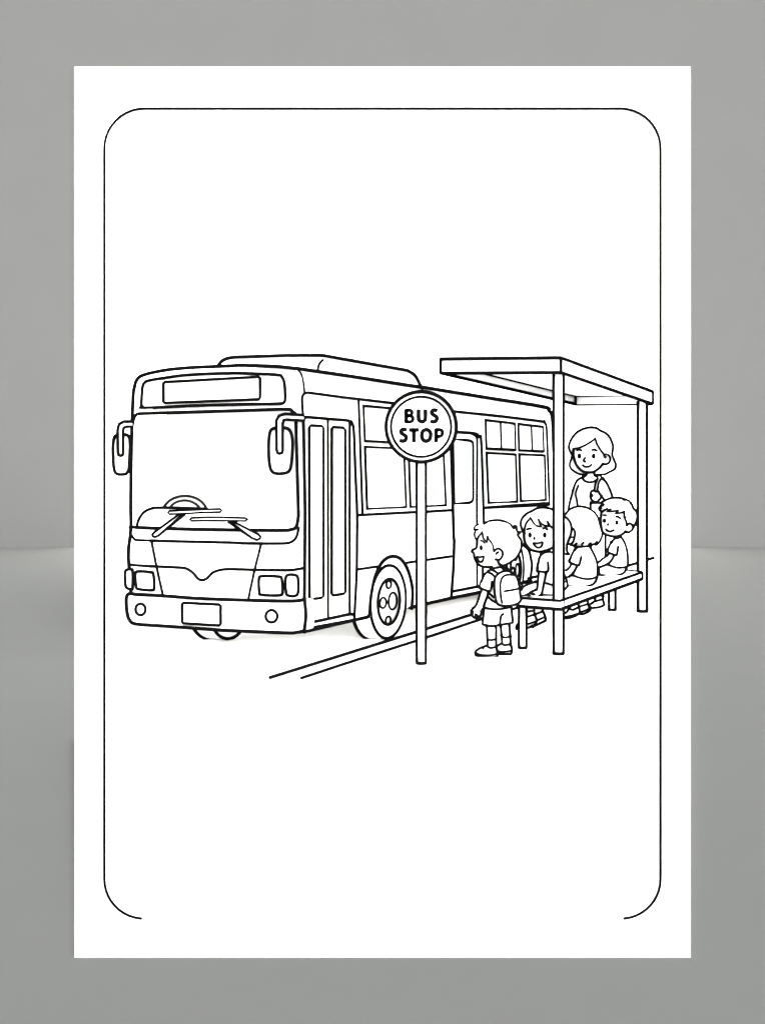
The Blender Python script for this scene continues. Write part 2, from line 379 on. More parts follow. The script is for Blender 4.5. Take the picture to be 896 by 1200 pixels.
yl = 12.42; c4 = Vector(((270 - U0) / FPX * yl, yl, Rw)); wheel(c4, (.56, 1, 0), Rw, .24, False, (180, 271, 5))

# ================================================================= BUS STOP SIGN
ys = FPX * (H - PZ) / (777 - V0)
bs = on_z(493.4, 778.5, PZ)
SIGN = thing('bus_stop_sign', 'round sign on a tall thin pole reading BUS STOP, standing in front of the bus', 'bus stop sign', bs)
def post(name, u, v_top, base, r_px, parent, w=2.7, m=M_METAL, flat=False):
    """round post from pavement point base up to image row v_top, drawn with its two side lines and foot line"""
    r = r_px * base.y / FPX; N = 20; zt = H + (V0 - v_top) / FPX * base.y
    mb = MB(); V = []
    for z in (base.z, zt): V += [base + Vector((r * math.cos(2 * math.pi * i / N), r * math.sin(2 * math.pi * i / N), z - base.z)) for i in range(N)]
    mb.add(V, [[i, (i + 1) % N, N + (i + 1) % N, N + i] for i in range(N)] + [list(range(N))[::-1], list(range(N, 2 * N))], 0, True)
    vd = Vector((base.x, base.y, 0)).normalized(); sd = Vector((vd.y, -vd.x, 0))
    for s in (-1, 1): mb.tube([base + sd * (s * r) + Vector((0, 0, .012)), base + sd * (s * r) + Vector((0, 0, zt - base.z))], w)
    mb.tube([base + sd * (r * math.cos(R(x))) - vd * (r * math.sin(R(x))) + Vector((0, 0, .012)) for x in range(0, 181, 15)], w)
    return mb.build(name, m, parent)
post('pole', 493.4, 540, bs, 5.1, SIGN, 2.6)
sp_ = Plane((0, bs.y - .06, 0), (0, -1, 0))
mb = MB(); mb.slab(sp_, ell('z', 493.3, 500, 42.5, 42.5, 48), 0, .03)
mb.ink(sp_, ell('z', 493.3, 500, 41.2, 41.2, 48), 3.0, 0, True); mb.ink(sp_, ell('z', 493.3, 500, 35.2, 35.2, 48), 1.6, .002, True)
disc = mb.build('sign_disc', M_METAL, SIGN)
def ribbon(mb, pts, w, closed=False):
    pts = [Vector(p) for p in pts]; n = len(pts); L, Q = [], []
    for i, p in enumerate(pts):
        a = pts[(i - 1) % n] if (i or closed) else p; b = pts[(i + 1) % n] if (i < n - 1 or closed) else p
        t1 = (p - a).normalized() if (p - a).length > 1e-6 else (b - p).normalized(); t2 = (b - p).normalized() if (b - p).length > 1e-6 else t1
        t = (t1 + t2).normalized(); k = 1 / max(.5, t.dot(t1)); nn = Vector((-t.y, t.x)) * (w / 2 * k)
        L.append(p + nn); Q.append(p - nn)
    V = [sp_.hit(q.x, q.y, .006) for q in L + Q]; B = [p + Vector((0, .005, 0)) for p in V]
    F = []
    for i in range(n if closed else n - 1):
        j = (i + 1) % n
        F += [[i, j, n + j, n + i], [i, 2 * n + i, 2 * n + j, j], [n + j, 3 * n + j, 3 * n + i, n + i]]
    mb.add(V + B, F, 1)
mb = MB(); W = 5.1
def let(txt, sm=False, w=W, closed=False):
    ky = 488.0 if P('f ' + txt)[0][1] < 498 else 510.2
    p = [(493.4 + (x - 493.4) * 1.04, ky + (y - ky) * 1.07) for x, y in P('f ' + txt)]; ribbon(mb, smooth(p, closed, 6) if sm else p, w, closed)
let('218 298 218 390')                                                          # B
let('212 306 234 305 250 309 257 321 251 334 234 341 214 341', True, 4.3); let('214 342 240 342 258 349 264 362 258 375 240 382 212 382', True, 4.3)
let('301 298 301 355 305 371 324 381 343 371 347 355 347 298', True)            # U
let('429 310 412 305 397 306 389 316 392 328 408 340 422 350 424 364 415 377 398 381 378 375', True)   # S
let('223 446 206 440 191 441 183 451 186 463 202 475 216 485 218 499 209 512 192 516 171 510', True)   # S
let('234 443 304 443', w=5.0); let('269 440 269 525')                           # T
let('352 442 370 448 381 464 382 480 378 498 366 512 352 516 337 512 326 498 322 480 324 464 334 448', True, closed=True)  # O
let('419 433 419 525'); let('413 442 438 441 455 446 462 462 455 479 438 487 416 487', True, 4.5)            # P
mb.build('lettering', M_METAL, disc)

# ================================================================= SHELTER and BENCH
pn_ = on_z(654, 767.3, PZ); pf_ = on_z(752.2, 717.6, PZ)
SH = thing('bus_shelter', 'open bus shelter with a flat roof on two thin posts, standing over the bench', 'bus shelter', pn_)
NR = at_y(657.1, 436.5, pn_.y - .08); FR = at_y(763.9, 473.2, pf_.y + .3)
NL = at_y(515.9, 437.2, NR.y + .39); FL = at_y(673.9, 473.7, FR.y + .32)
up = lambda p, h: p + Vector((0, 0, h))
NRt, FRt, NLt, FLt = at_y(656.8, 419, NR.y), at_y(763.9, 458.6, FR.y), at_y(515.9, 420.5, NL.y), up(FL, .125)
mb = MB()
ctr = (NR + FR + NL + FL) / 4
inn = lambda p, k=.025: p + Vector((ctr.x - p.x, ctr.y - p.y, 0)) * k
c = [NL, NR, FR, FL]; ct = [NLt, NRt, FRt, FLt]; ci = [inn(p) for p in c]; cp = [up(p, .085) for p in ci]
mb.add(c + ct + ci + cp, [[4, 5, 6, 7]] + [[i, (i + 1) % 4, 4 + (i + 1) % 4, 4 + i] for i in range(4)] + [[8 + i, 8 + (i + 1) % 4, (i + 1) % 4, i] for i in range(4)] +
       [[12 + i, 12 + (i + 1) % 4, 8 + (i + 1) % 4, 8 + i] for i in range(4)] + [[12, 15, 14, 13]])
for x, y, w_ in ((NL, NR, 2.8), (NLt, NRt, 2.8), (NL, NLt, 2.6), (NR, NRt, 2.2), (NR, FR, 2.6), (NRt, FRt, 2.6), (FR, FRt, 2.8), (NL, FL, 2.7), (FL, FR, 2.8)):
    mb.line(x, y, w_)
il = [at_y(574.5, 437.7, NL.y + .1), at_y(673.9, 464, FL.y - .08), at_y(738, 462, FR.y - .02)]
mb.line(cp[0], at_y(673.9, 463.9, FL.y - .07), 1.9); mb.line(at_y(673.9, 463.9, FL.y - .07), at_y(745, 462.5, FR.y + .03), 1.9); mb.line(at_y(673.9, 463.9, FL.y - .07), at_y(673.9, 473.7, FL.y - .07), 1.9)
mb.build('roof', M_METAL, SH)
post('post', 654, 437.5, pn_, 5.5, SH, 2.7); post('post', 752.2, 471, pf_, 5.0, SH, 2.9)

BZ = .485
bl = on_z(612, 760.5, PZ); bf = on_z(716.8, 716, PZ)
BEN = thing('bench', 'narrow white bench on two legs under the shelter, carrying three seated children', 'bench', bl)
bn = [on_z(605.8, 700.3, BZ), on_z(656, 704, BZ), on_z(751.6, 670.6, BZ), on_z(733.8, 668.6, BZ)]
bb = [up(p, -.07) for p in bn]
mb = MB(); mb.prism(bn, bb)
for x, y, w_ in ((bn[0], bn[1], 2.0), (bn[1], bn[2], 2.0), (bb[0], bb[1], 2.8), (bb[1], bb[2], 2.8), (bn[2], bb[2], 2.8), (bn[3], bn[2], 2.0), (bn[0], bb[0], 2.0)): mb.line(x, y, w_)
mb.build('seat', M_WOOD, BEN)
zt = lambda base: V0 + (H - (BZ - .07)) * FPX / base.y
post('leg', 612, zt(bl), bl, 4.2, BEN, 2.3); post('leg', 716.8, zt(bf), bf, 3.6, BEN, 2.3)

# ================================================================= PEOPLE
def poly_dist(poly, pts):
    A = np.array(poly); B = np.roll(A, -1, 0); Q = np.asarray(pts, float)[:, None, :]
    d = B - A; t = np.clip(((Q - A) * d).sum(2) / np.maximum((d * d).sum(1), 1e-9), 0, 1)
    dist = np.sqrt((((A + d * t[..., None]) - Q) ** 2).sum(2)).min(1)
    x, y = Q[..., 0], Q[..., 1]
    cond = ((A[:, 1] > y) != (B[:, 1] > y)); dy_ = np.where(np.abs(B[:, 1] - A[:, 1]) < 1e-9, 1e-9, B[:, 1] - A[:, 1])
    ins = (cond & (x < (B[:, 0] - A[:, 0]) * (y - A[:, 1]) / dy_ + A[:, 0])).sum(1) % 2 == 1
    return dist, ins
def fill(poly, step=1.6):
    bd = dense(poly, step * .9, True)
    A = np.array(bd); gx = np.arange(A[:, 0].min(), A[:, 0].max(), step); gy = np.arange(A[:, 1].min(), A[:, 1].max(), step)
    G = np.array([(x + (step / 2 if j % 2 else 0), y) for j, y in enumerate(gy) for x in gx])
    d, ins = poly_dist(bd, G); G = G[ins & (d > step * .55)]
    vs = [Vector(p) for p in bd] + [Vector(p) for p in G]; n = len(bd)
    r = delaunay_2d_cdt(vs, [], [list(range(n))], 1, 1e-6)
    return [tuple(v) for v in r[0]], r[2]
class Puff:
    """rounded solid: flat outline given a round, real thickness"""
    def __init__(s, poly, Y, off=0., k=1., cap=None):
        s.poly, s.Y, s.off, s.k = poly, Y, off, k
        A = np.array(poly); G = np.stack(np.meshgrid(np.linspace(*A[:, 0][[A[:, 0].argmin(), A[:, 0].argmax()]], 24), np.linspace(*A[:, 1][[A[:, 1].argmin(), A[:, 1].argmax()]], 24)), -1).reshape(-1, 2)
        d, i = poly_dist(poly, G); s.R = max(.6, d[i].max() if i.any() else .6)
        if cap: s.R = min(s.R, cap)
    def half(s, pts):
        d, ins = poly_dist(s.poly, pts); d = np.minimum(d, s.R)
        return np.where(ins | (d < .05), s.k * s.Y / FPX * np.sqrt(np.maximum(d * (2 * s.R - d), .02)), np.nan)
    def front(s, pts): return s.off + s.half(pts)
    def back(s, pts): return s.off - s.half(pts)
class Cloth:
    def __init__(s, poly, Y, base, g=.012, lift=0.): s.poly, s.Y, s.base, s.g, s.lift = poly, Y, base, g, lift
    def front(s, pts):
        d, ins = poly_dist(s.poly, pts); h = np.nanmax(np.vstack([np.zeros(len(pts))] + [np.nan_to_num(b.front(pts), nan=-1e3) for b in s.base]), 0)
        return np.where(ins | (d < .6), h + s.g + s.lift, np.nan)
    def back(s, pts):
        d, ins = poly_dist(s.poly, pts); h = np.nanmin(np.vstack([np.zeros(len(pts))] + [np.nan_to_num(b.back(pts), nan=1e3) for b in s.base]), 0)
        return np.where(ins | (d < .6), h - s.g, np.nan)
def solid(mb, fld, m=0):
    V, F = fill(fld.poly); n = len(V); pts = np.array(V)
    fr, bk = np.nan_to_num(fld.front(pts), nan=fld.__dict__.get('off', 0)), np.nan_to_num(fld.back(pts), nan=fld.__dict__.get('off', 0))
    vs = [CAM + ray(u, v) * (fld.Y - h) for (u, v), h in zip(V, fr)] + [CAM + ray(u, v) * (fld.Y - h) for (u, v), h in zip(V, bk)]
    cnt = {}
    for f in F:
        for i in range(len(f)):
            a, b = f[i], f[(i + 1) % len(f)]; cnt[(a, b)] = 1
    edge = [(a, b) for a, b in cnt if (b, a) not in cnt]
    mb.add(vs, [list(f) for f in F] + [[i + n for i in f][::-1] for f in F] + [[b, a, a + n, b + n] for a, b in edge], m, True)
class Fig:
    def __init__(s, name, label, cat, Y, base, group=None):
        s.Y = Y; s.root = thing(name, label, cat, base, group); s.fields, s.parts, s.puffs = [], {}, []
    def body(s, polys):
        """[(outline, dict)] joined into one continuous skin"""
        for poly, kw in polys: s.puffs.append(Puff(poly, s.Y, **kw))
        s.fields += s.puffs
        mb = MB()
        for p in s.puffs: solid(mb, p)
        me = evaluated(recalc(mb.mesh('b', [])), [('REMESH', dict(mode='VOXEL', voxel_size=.008)), ('SMOOTH', dict(factor=.5, iterations=2))])
        b = MB(FLW); b.from_mesh(me, 0, True); s.parts['body'] = [b, M_SKIN, 'body']
        return s
    def cloth(s, key, poly, m=M_CLOTH, g=.012, lift=0., sm=True, name=None, on=None):
        f = Cloth(poly, s.Y, list(on if on is not None else s.fields), g, lift)
        b = MB(FLW); solid(b, f); s.fields.append(f); s.parts[key] = [b, m, name or key]; return s
    def puff(s, key, poly, m=M_CLOTH, name=None, **kw):
        f = Puff(poly, s.Y, **kw); s.fields.append(f); b = MB(FLW); solid(b, f); s.parts[key] = [b, m, name or key]; return s
    def depth(s, pts):
        P_ = np.array(pts); best = np.full(len(P_), -1e3)
        for dx, dy_ in ((0, 0), (.9, 0), (-.9, 0), (0, .9), (0, -.9)):
            Q = P_ + np.array([dx, dy_])
            for f in s.fields: best = np.maximum(best, np.nan_to_num(f.front(Q), nan=-1e3))
        return np.where(best < -100, 0, best)
    def ink(s, key, txt, w=2.1, sm=True, closed=False):
        pts = P(txt) if isinstance(txt, str) else txt
        pts = smooth(pts, closed) if sm else dense(pts, 1.5, closed)
        h = s.depth(pts)
        s.parts[key][0].tube([CAM + ray(u, v) * (s.Y - x - .003) for (u, v), x in zip(pts, h)], w, closed); return s
    def dot(s, key, c, rx, ry):
        k, x, y = c.split(); poly = ell(k, float(x), float(y), rx + 6, ry + 6, 14); hs_ = s.depth(poly) + .008
        fr = [CAM + ray(u, v) * (s.Y - h) for (u, v), h in zip(poly, hs_)]
        s.parts[key][0].prism(fr, [p + Vector((0, .012, 0)) for p in fr], 1); return s
    def build(s):
        for b, m, name in s.parts.values(): b.build(name, m, s.root)
        return s.root

# ---- standing boy with a backpack
Yb = FPX * (H - PZ) / (768.5 - V0)
B1 = Fig('person', 'boy in shorts standing with a backpack, smiling towards the bus', 'child', Yb, at_y(574, 768.5, Yb))
B1.body([(smooth(P('m 205 370 205 440 190 480 150 495 140 520 165 545 170 590 195 650 235 695 285 720 410 724 540 704 640 655 740 570 785 440 775 360 690 215 550 122 450 112 300 160 200 230'), True, 3), {}),
         (P('m 330 640 560 640 570 800 330 800'), {}), (smooth(P('m 330 770 450 745 600 770 650 900 n 640 400 310 400 m 300 950'), True, 3), dict(off=-.02)),
         (limb(P('m 350 840 320 960 n 310 140 260 280 205 390'), [5, 4.8, 4.3, 3.6, 2.6]), dict(off=.06)),
         (limb(P('n 215 360 185 420 160 460'), [3, 3.6, 2.6]), dict(off=.06)),
         (limb(P('n 150 405 140 440 158 482'), [1.1, 1, .9]), dict(off=.065)), (limb(P('n 180 430 178 465 182 492'), [1.1, 1, .9]), dict(off=.075)), (limb(P('n 205 430 205 470 208 496'), [1.1, 1, .9]), dict(off=.075)),
         (limb(P('n 230 430 228 470 232 496'), [1.1, 1, .9]), dict(off=.07)), (limb(P('n 262 390 256 440 247 480'), [1.2, 1.1, .9]), dict(off=.06)),
         (limb(P('n 640 150 650 260 640 380'), [4, 3.4, 2.6]), dict(off=-.09)),
         (limb(P('n 400 440 400 700 402 880 380 950'), [7, 5.2, 4.8, 4.5]), dict(off=.03)), (limb(P('n 580 440 580 700 595 850 600 920'), [7, 4.9, 4.5, 4.2]), dict(off=-.05)),
         (smooth(P('m 430 520 460 488 490 480 530 500 547 545 535 590 500 626 445 620'), True, 3), dict(off=.12))])
hp = smooth(P('m 300 155 370 120 460 108 550 118 640 160 688 215 690 188 722 190 732 255 775 265 742 298 785 370 792 440 770 520 720 600 650 655 590 690 540 705 500 680 478 630')) + P('m 430 520') + smooth(P('m 425 500 415 430 360 350 347 310'))[1:] + P('m 338 398') + smooth(P('m 330 390 290 340 280 262'))[1:] + smooth(P('m 270 275 230 320 207 375'))[1:] + smooth(P('m 185 340 172 290 188 240 168 228 185 185 230 160'))
B1.cloth('hair', hp, M_HAIR, .012, on=B1.puffs[:1])
B1.cloth('shirt', smooth(P('m 380 752 345 785 300 830 270 900 240 990')) + P('m 285 1012 375 1040 n 330 280 300 355') + smooth(P('n 380 375 480 380 570 370 655 347')) + P('n 665 100 m 650 820 560 735 450 735'), on=B1.puffs[1:4])
B1.cloth('shorts', P('n 300 350 290 480 280 580') + smooth(P('n 330 590 420 600 500 587')) + P('n 515 577 655 562 675 545 668 440 657 345') + smooth(P('n 570 370 480 380 380 375')), on=B1.puffs[1:3] + B1.puffs[11:13])
for kk, q, o_ in (('shoe1', 'n 335 855 250 890 195 930 185 965 210 995 290 1013 390 1018 460 1008 475 985 465 870 390 885', .03), ('shoe2', 'n 530 830 475 860 478 960 540 970 640 968 665 945 665 900 645 838 580 848', -.05)):
    B1.puff(kk, smooth(P(q), True, 3), name='shoe', off=o_, k=1.15)
for kk, q in (('sock1', 'n 345 778 400 785 458 770 462 870 390 888 347 868'), ('sock2', 'n 535 745 585 750 632 738 645 838 580 850 543 838')):
    B1.cloth(kk, P(q), M_CLOTH, .006, name='sock', on=[B1.puffs[11 if kk == 'sock1' else 12]])
I = B1.ink
I('hair', hp[:hp.index(P('m 430 520')[0])], 2.3, False); I('hair', hp[hp.index(P('m 430 520')[0]):], 1.5, False)
I('hair', 'm 175 232 205 232 222 226', 1.8)
I('body', 'm 207 375 205 440 190 480 150 495 140 520 165 545 170 590 195 650 235 695 285 720 350 724 410 722', 2.2)
I('body', 'm 430 520 460 488 490 480 530 500 547 545 535 590 500 626 445 620', 2.1); I('body', 'm 458 552 475 535 488 528', 2.3)
I('body', 'm 480 630 495 670 540 705', 2.0); I('body', 'm 252 380 275 378 312 412', 1.3)
B1.dot('body', 'm 263 470', 17, 33)
I('body', 'm 205 590 250 592 295 582 290 625 270 655 245 655 225 635', 1.8, True, True)
I('shirt', 'm 410 745 345 785 300 830 270 900 240 990', 2.2); I('shirt', 'm 228 992 285 1012 375 1040 395 1000 405 910', 2.2)
I('shirt', 'm 380 748 450 735 560 720', 2.0); I('shirt', 'm 390 755 440 775 490 812', 2.0); I('shirt', 'm 345 788 400 810 445 850', 2.0)
I('shirt', 'm 540 735 575 772', 1.8); I('shirt', 'm 600 722 632 772', 1.8); I('shirt', 'm 655 655 646 770', 1.8); I('shirt', 'm 560 730 610 745', 1.6)
I('shirt', 'n 370 172 430 228', 2.0); I('shirt', 'n 352 212 400 262 465 298', 2.0)
I('body', 'n 268 120 205 310 145 380 130 410 145 460 170 490 245 500', 2.2); I('body', 'n 358 150 340 220 290 350', 2.2); I('body', 'n 285 370 262 430 250 490', 2.0)
for q in ('n 162 402 152 450', 'n 185 435 186 480', 'n 207 440 214 482', 'n 232 460 228 490'): I('body', q, 1.2)
I('shorts', 'n 298 355 380 375 480 380 570 370 655 348', 2.1)
I('shorts', P('n 298 355 290 480 280 578'), 2.2, False); I('shorts', 'n 280 580 330 592 420 600 510 585 600 570 655 562 676 545 668 440 657 348', 2.2); I('shorts', 'n 558 442 525 468 516 520 512 580', 2.2)
I('body', P('n 337 598 345 860'), 2.2, False); I('body', P('n 460 600 460 860'), 2.0, False); I('body', P('n 518 590 540 835'), 2.2, False); I('body', P('n 632 575 650 830'), 2.2, False)
I('sock1', 'n 345 776 400 785 456 768', 1.9); I('sock2', 'n 535 742 585 750 630 738', 1.9)
I('shoe1', 'n 345 868 390 888 465 870', 2.0); I('shoe2', 'n 543 838 580 850 645 836', 2.0)
I('shoe1', 'n 340 855 250 890 195 930 185 965 210 995 290 1013 390 1018 460 1008 476 985 462 870', 2.2); I('shoe1', 'n 195 955 270 977 380 982 470 965', 1.8); I('shoe1', 'n 285 888 295 898', 1.8)
I('shoe2', 'n 530 828 472 862', 2.2); I('shoe2', 'n 480 960 540 970 640 968 665 945 666 900 648 838', 2.2); I('shoe2', 'n 480 930 560 936 655 924', 1.8)
B1.build()
bp = smooth(P('m 435 1000 438 900 455 845 500 800 560 775 620 775 690 810 740 880 765 980 778 1100 n 788 240 780 270 740 308 680 328 600 338 520 330 470 300 445 200'), True, 4)
BP = Fig('backpack', 'small rounded backpack worn on the back of the standing boy', 'backpack', Yb - .16, at_y(596, 690, Yb - .16))
BP.puff('pack', bp, k=1.0, cap=9)
BP.ink('pack', bp, 2.3, False, True); BP.ink('pack', 'n 537 298 520 200 m 515 980 520 920 545 855 600 825 690 825', 2.0); BP.ink('pack', 'm 565 1040 660 1025 765 1003', 2.0)
BP.build()

# ---- girl at the near end of the bench
Y1 = 11.52
G1 = Fig('person', 'smiling child with side fringe seated at the near bench end, partly behind a post', 'child', Y1, at_y(640, 700, Y1), 'children seated on the bench')
G1.body([(smooth(P('o 212 400 205 480 220 570 260 630 310 670 400 692 480 682 585 635 680 560 720 430 690 260 585 140 450 112 300 162 225 260'), True, 3), {}),
         (P('o 430 620 600 620 600 760 440 760'), {}), (smooth(P('o 430 740 540 700 650 720 720 800 p 750 150 770 300 740 380 500 400 470 200 o 420 850'), True, 3), {}),
         (limb(P('p 445 60 440 200 420 330 400 385'), [5, 4.4, 4, 3.4]), dict(off=.06)), (limb(P('p 400 390 340 415 300 425'), [3.2, 3, 1.8]), dict(off=.06)),
         (limb(P('p 350 385 300 390 280 405'), [1.1, 1, .9]), dict(off=.07)), (limb(P('p 345 410 300 415 280 418'), [1.1, 1, .9]), dict(off=.08)), (limb(P('p 350 430 320 440 295 435'), [1.1, 1, .9]), dict(off=.075)),
         (limb(P('p 640 340 450 330 230 375'), [7, 7, 6]), dict(off=.0)), (limb(P('p 230 400 230 540 270 680 250 770'), [5.5, 5, 4.2, 4]), dict(off=-.1)), (limb(P('p 260 400 330 540 420 660 400 720'), [5.5, 5, 4.2, 4]), dict(off=-.12))])
hp = smooth(P('o 205 450 165 340 180 260 230 200 300 160 380 120 450 108 530 116 590 138 670 190 720 290 735 400 715 540')) + P('o 690 540 585 382') + smooth(P('o 575 375 545 340 512 285'))[1:] + P('o 535 352') + smooth(P('o 520 352 470 340 420 300 397 258'))[1:] + P('o 432 362') + smooth(P('o 420 360 370 345 320 290 297 243'))[1:] + smooth(P('o 285 255 240 310 217 380 212 450'))[1:]
G1.cloth('hair', hp, M_HAIR, .012, on=G1.puffs[:1])
G1.cloth('shirt', smooth(P('o 470 700 430 730 400 800 378 940')) + P('o 520 945 490 1050 p 492 262') + smooth(P('p 585 285 690 295 780 290')) + smooth(P('p 775 230 735 150 o 740 880 690 760 540 690')), on=G1.puffs[1:4])
G1.cloth('shorts', P('p 492 262') + smooth(P('p 585 285 690 295 780 292')) + smooth(P('p 778 320 735 358 585 425 450 420 270 405 180 440 175 350 200 310 250 280 385 232')), on=G1.puffs[8:9])
G1.puff('shoe1', smooth(P('p 250 630 345 620 380 760 330 815 245 850 130 868 105 850 112 820 140 785'), True, 3), name='shoe', off=-.1)
G1.puff('shoe2', smooth(P('p 350 680 450 630 495 735 400 800 330 825'), True, 3), name='shoe', off=-.12)
I = G1.ink
I('hair', hp[:hp.index(P('o 690 540')[0])], 2.2, False); I('hair', hp[hp.index(P('o 585 382')[0]):], 1.6, False)
I('body', 'o 212 430 205 480 220 570 260 630 310 670 400 692 480 682 585 635 660 580', 2.3)
I('body', 'o 250 395 275 385 303 385', 2.0); I('body', 'o 455 388 485 375 515 400', 2.0); G1.dot('body', 'o 287 470', 20, 33); G1.dot('body', 'o 480 470', 20, 33)
G1.dot('body', 'o 345 518', 13, 15); I('body', 'o 340 497 346 515', 1.3)
I('body', 'o 330 577 390 578 450 563 445 605 420 632 385 635 355 615', 1.8, True, True)
I('shirt', 'o 470 700 430 730 400 800 378 940', 2.2); I('shirt', 'o 370 942 420 948 520 945 520 825', 2.1); I('shirt', 'o 470 700 540 688 590 700', 1.8); I('shirt', 'o 500 685 555 660', 1.4)
I('body', P('p 400 110 382 340'), 2.2, False); I('body', 'p 382 345 310 370 265 412 300 442 340 455 400 440 440 412', 2.1); I('body', P('p 500 115 440 415'), 2.1, False)
for q in ('p 320 395 335 420', 'p 340 395 355 418', 'p 300 400 320 410'): I('body', q, 1.3)
I('shirt', 'p 488 260 585 285 700 292', 1.9); I('shirt', 'p 730 130 762 200 778 270 775 310 735 352', 2.0); I('shirt', 'p 735 245 772 240', 1.6)
I('shorts', 'p 445 420 585 425', 2.0); I('shorts', 'p 385 232 250 282 200 312 175 355', 2.0); I('shorts', 'p 180 440 240 415 270 400', 2.0)
I('shoe1', 'p 250 632 340 625', 1.7); I('shoe1', 'p 340 605 350 680 380 745 370 770', 1.9); I('shoe1', 'p 245 706 350 672', 1.8); I('shoe1', 'p 245 802 370 762', 1.7); I('shoe1', 'p 245 852 310 832 375 790', 2.2)
I('shoe1', 'p 135 787 108 825 108 858 135 868', 2.0)
I('shoe2', 'p 350 672 450 635', 1.8); I('shoe2', 'p 450 610 495 735 440 780 350 820 310 835', 2.3); I('shoe2', 'p 385 748 475 710', 1.7)
G1.build()

# ---- girl in the middle of the bench, seen from behind
Y2 = 12.42
G2 = Fig('person', 'child with chin length bobbed hair turned away, seated in the middle of the bench', 'child', Y2, at_y(680, 688, Y2), 'children seated on the bench')
G2.body([(smooth(P('r 60 420 150 340 330 270 480 320 585 480 600 640 540 740 350 770 200 750 100 700 60 560'), True, 3), {}),
         (P('r 300 700 460 700 460 850 300 850'), {}), (smooth(P('r 300 800 450 790 520 900 555 1050 t 555 270 500 370 250 380 230 200 r 220 920'), True, 3), {}),
         (limb(P('r 250 900 250 1010 t 235 150 190 230 130 260'), [5, 4.8, 4.2, 3.4, 2.8]), dict(off=.06)), (limb(P('t 110 262 85 275 70 280'), [2.6, 2.4, 1.4]), dict(off=.06)),
         (limb(P('t 450 350 300 350 100 380'), [6, 6.5, 6]), {}), (limb(P('t 100 400 90 560 150 700 200 750'), [5.5, 5, 4, 4]), dict(off=-.1)), (limb(P('t 150 400 260 560 330 660 360 720'), [5.5, 5, 4, 4]), dict(off=-.14)),
         (smooth(P('r 222 545 250 570 262 620 247 700 215 755 190 740 205 640'), True, 3), dict(off=.16))])
hp = smooth(P('r 118 388 180 312 250 277 330 264 420 280 500 330 560 410 590 500 615 600 605 680 570 740 532 770')) + smooth(P('r 500 765 450 780 350 790 260 790 205 770')) + smooth(P('r 240 720 257 630 238 555 215 520 180 440'))
G2.cloth('hair', hp, M_HAIR, .014, on=G2.puffs[:1])
lock = smooth(P('r 60 400 118 388 180 440 215 530 203 640 165 740 155 840 182 890 120 885 60 860'), True, 3)
G2.cloth('hair2', lock, M_HAIR, .02, name='hair_lock', on=G2.puffs[:1])
G2.cloth('shirt', smooth(P('r 300 795 250 840 215 910 182 985')) + P('r 210 1005 300 1035 t 265 200 220 262') + smooth(P('t 300 295 400 318 480 315 548 290')) + smooth(P('t 557 154 r 540 960 500 870 450 780 380 788')), on=G2.puffs[1:4])
G2.cloth('shorts', smooth(P('t 220 262 300 295 400 318 480 315 548 290')) + smooth(P('t 540 330 500 385 420 417 340 425 170 415')) + P('t 120 440 110 340 165 300'), on=G2.puffs[5:6])
G2.puff('shoe1', smooth(P('t 100 790 160 740 190 690 240 720 310 690 330 770 240 815 160 838 110 832'), True, 3), name='shoe', off=-.1)
G2.puff('shoe2', smooth(P('t 310 650 420 600 440 680 458 735 390 772 335 782'), True, 3), name='shoe', off=-.13)
I = G2.ink
I('hair', hp[:hp.index(P('r 500 765')[0])], 2.2, False); I('hair', 'r 532 770 500 760 450 780 350 790 260 790 190 755', 2.2)
for q in ('r 255 775 285 748', 'r 350 765 375 735', 'r 445 765 470 742', 'r 525 760 548 722'): I('hair', q, 1.9)
I('hair2', 'r 118 388 180 440 215 530 203 640 165 740 155 840 182 890 120 885', 2.1)
I('body', 'r 222 545 250 570 262 620 247 700 218 752', 2.0); I('body', 'r 205 668 240 664', 1.5)
I('shirt', 'r 300 795 250 840 215 910 180 985', 2.2); I('shirt', 'r 182 990 210 1005 300 1036 322 1015 345 920', 2.2); I('shirt', 'r 452 782 500 870 540 960 557 1055 t 553 285', 2.1); I('shirt', 't 220 262 300 295 400 318 480 315 550 288', 2.0)
I('body', 't 212 115 190 165 140 208', 2.1); I('body', 't 290 140 265 200 220 258 160 297', 2.1)
I('shorts', 't 553 285 540 335 500 385 420 417 340 425 165 413', 2.1)
I('shoe1', 't 120 775 160 745 190 690 205 715 240 720 310 688', 2.0); I('shoe1', 't 110 835 170 835 240 815 330 770', 2.2); I('shoe1', 't 120 815 230 795 325 762', 1.7); I('shoe1', 't 302 640 315 690 330 772', 2.0); I('shoe1', 't 232 715 240 730', 1.8)
I('shoe2', 't 320 682 430 648', 1.9); I('shoe2', 't 425 600 440 670 460 700 455 735 390 772 330 782', 2.2); I('shoe2', 't 330 755 450 712', 1.7)
G2.build()

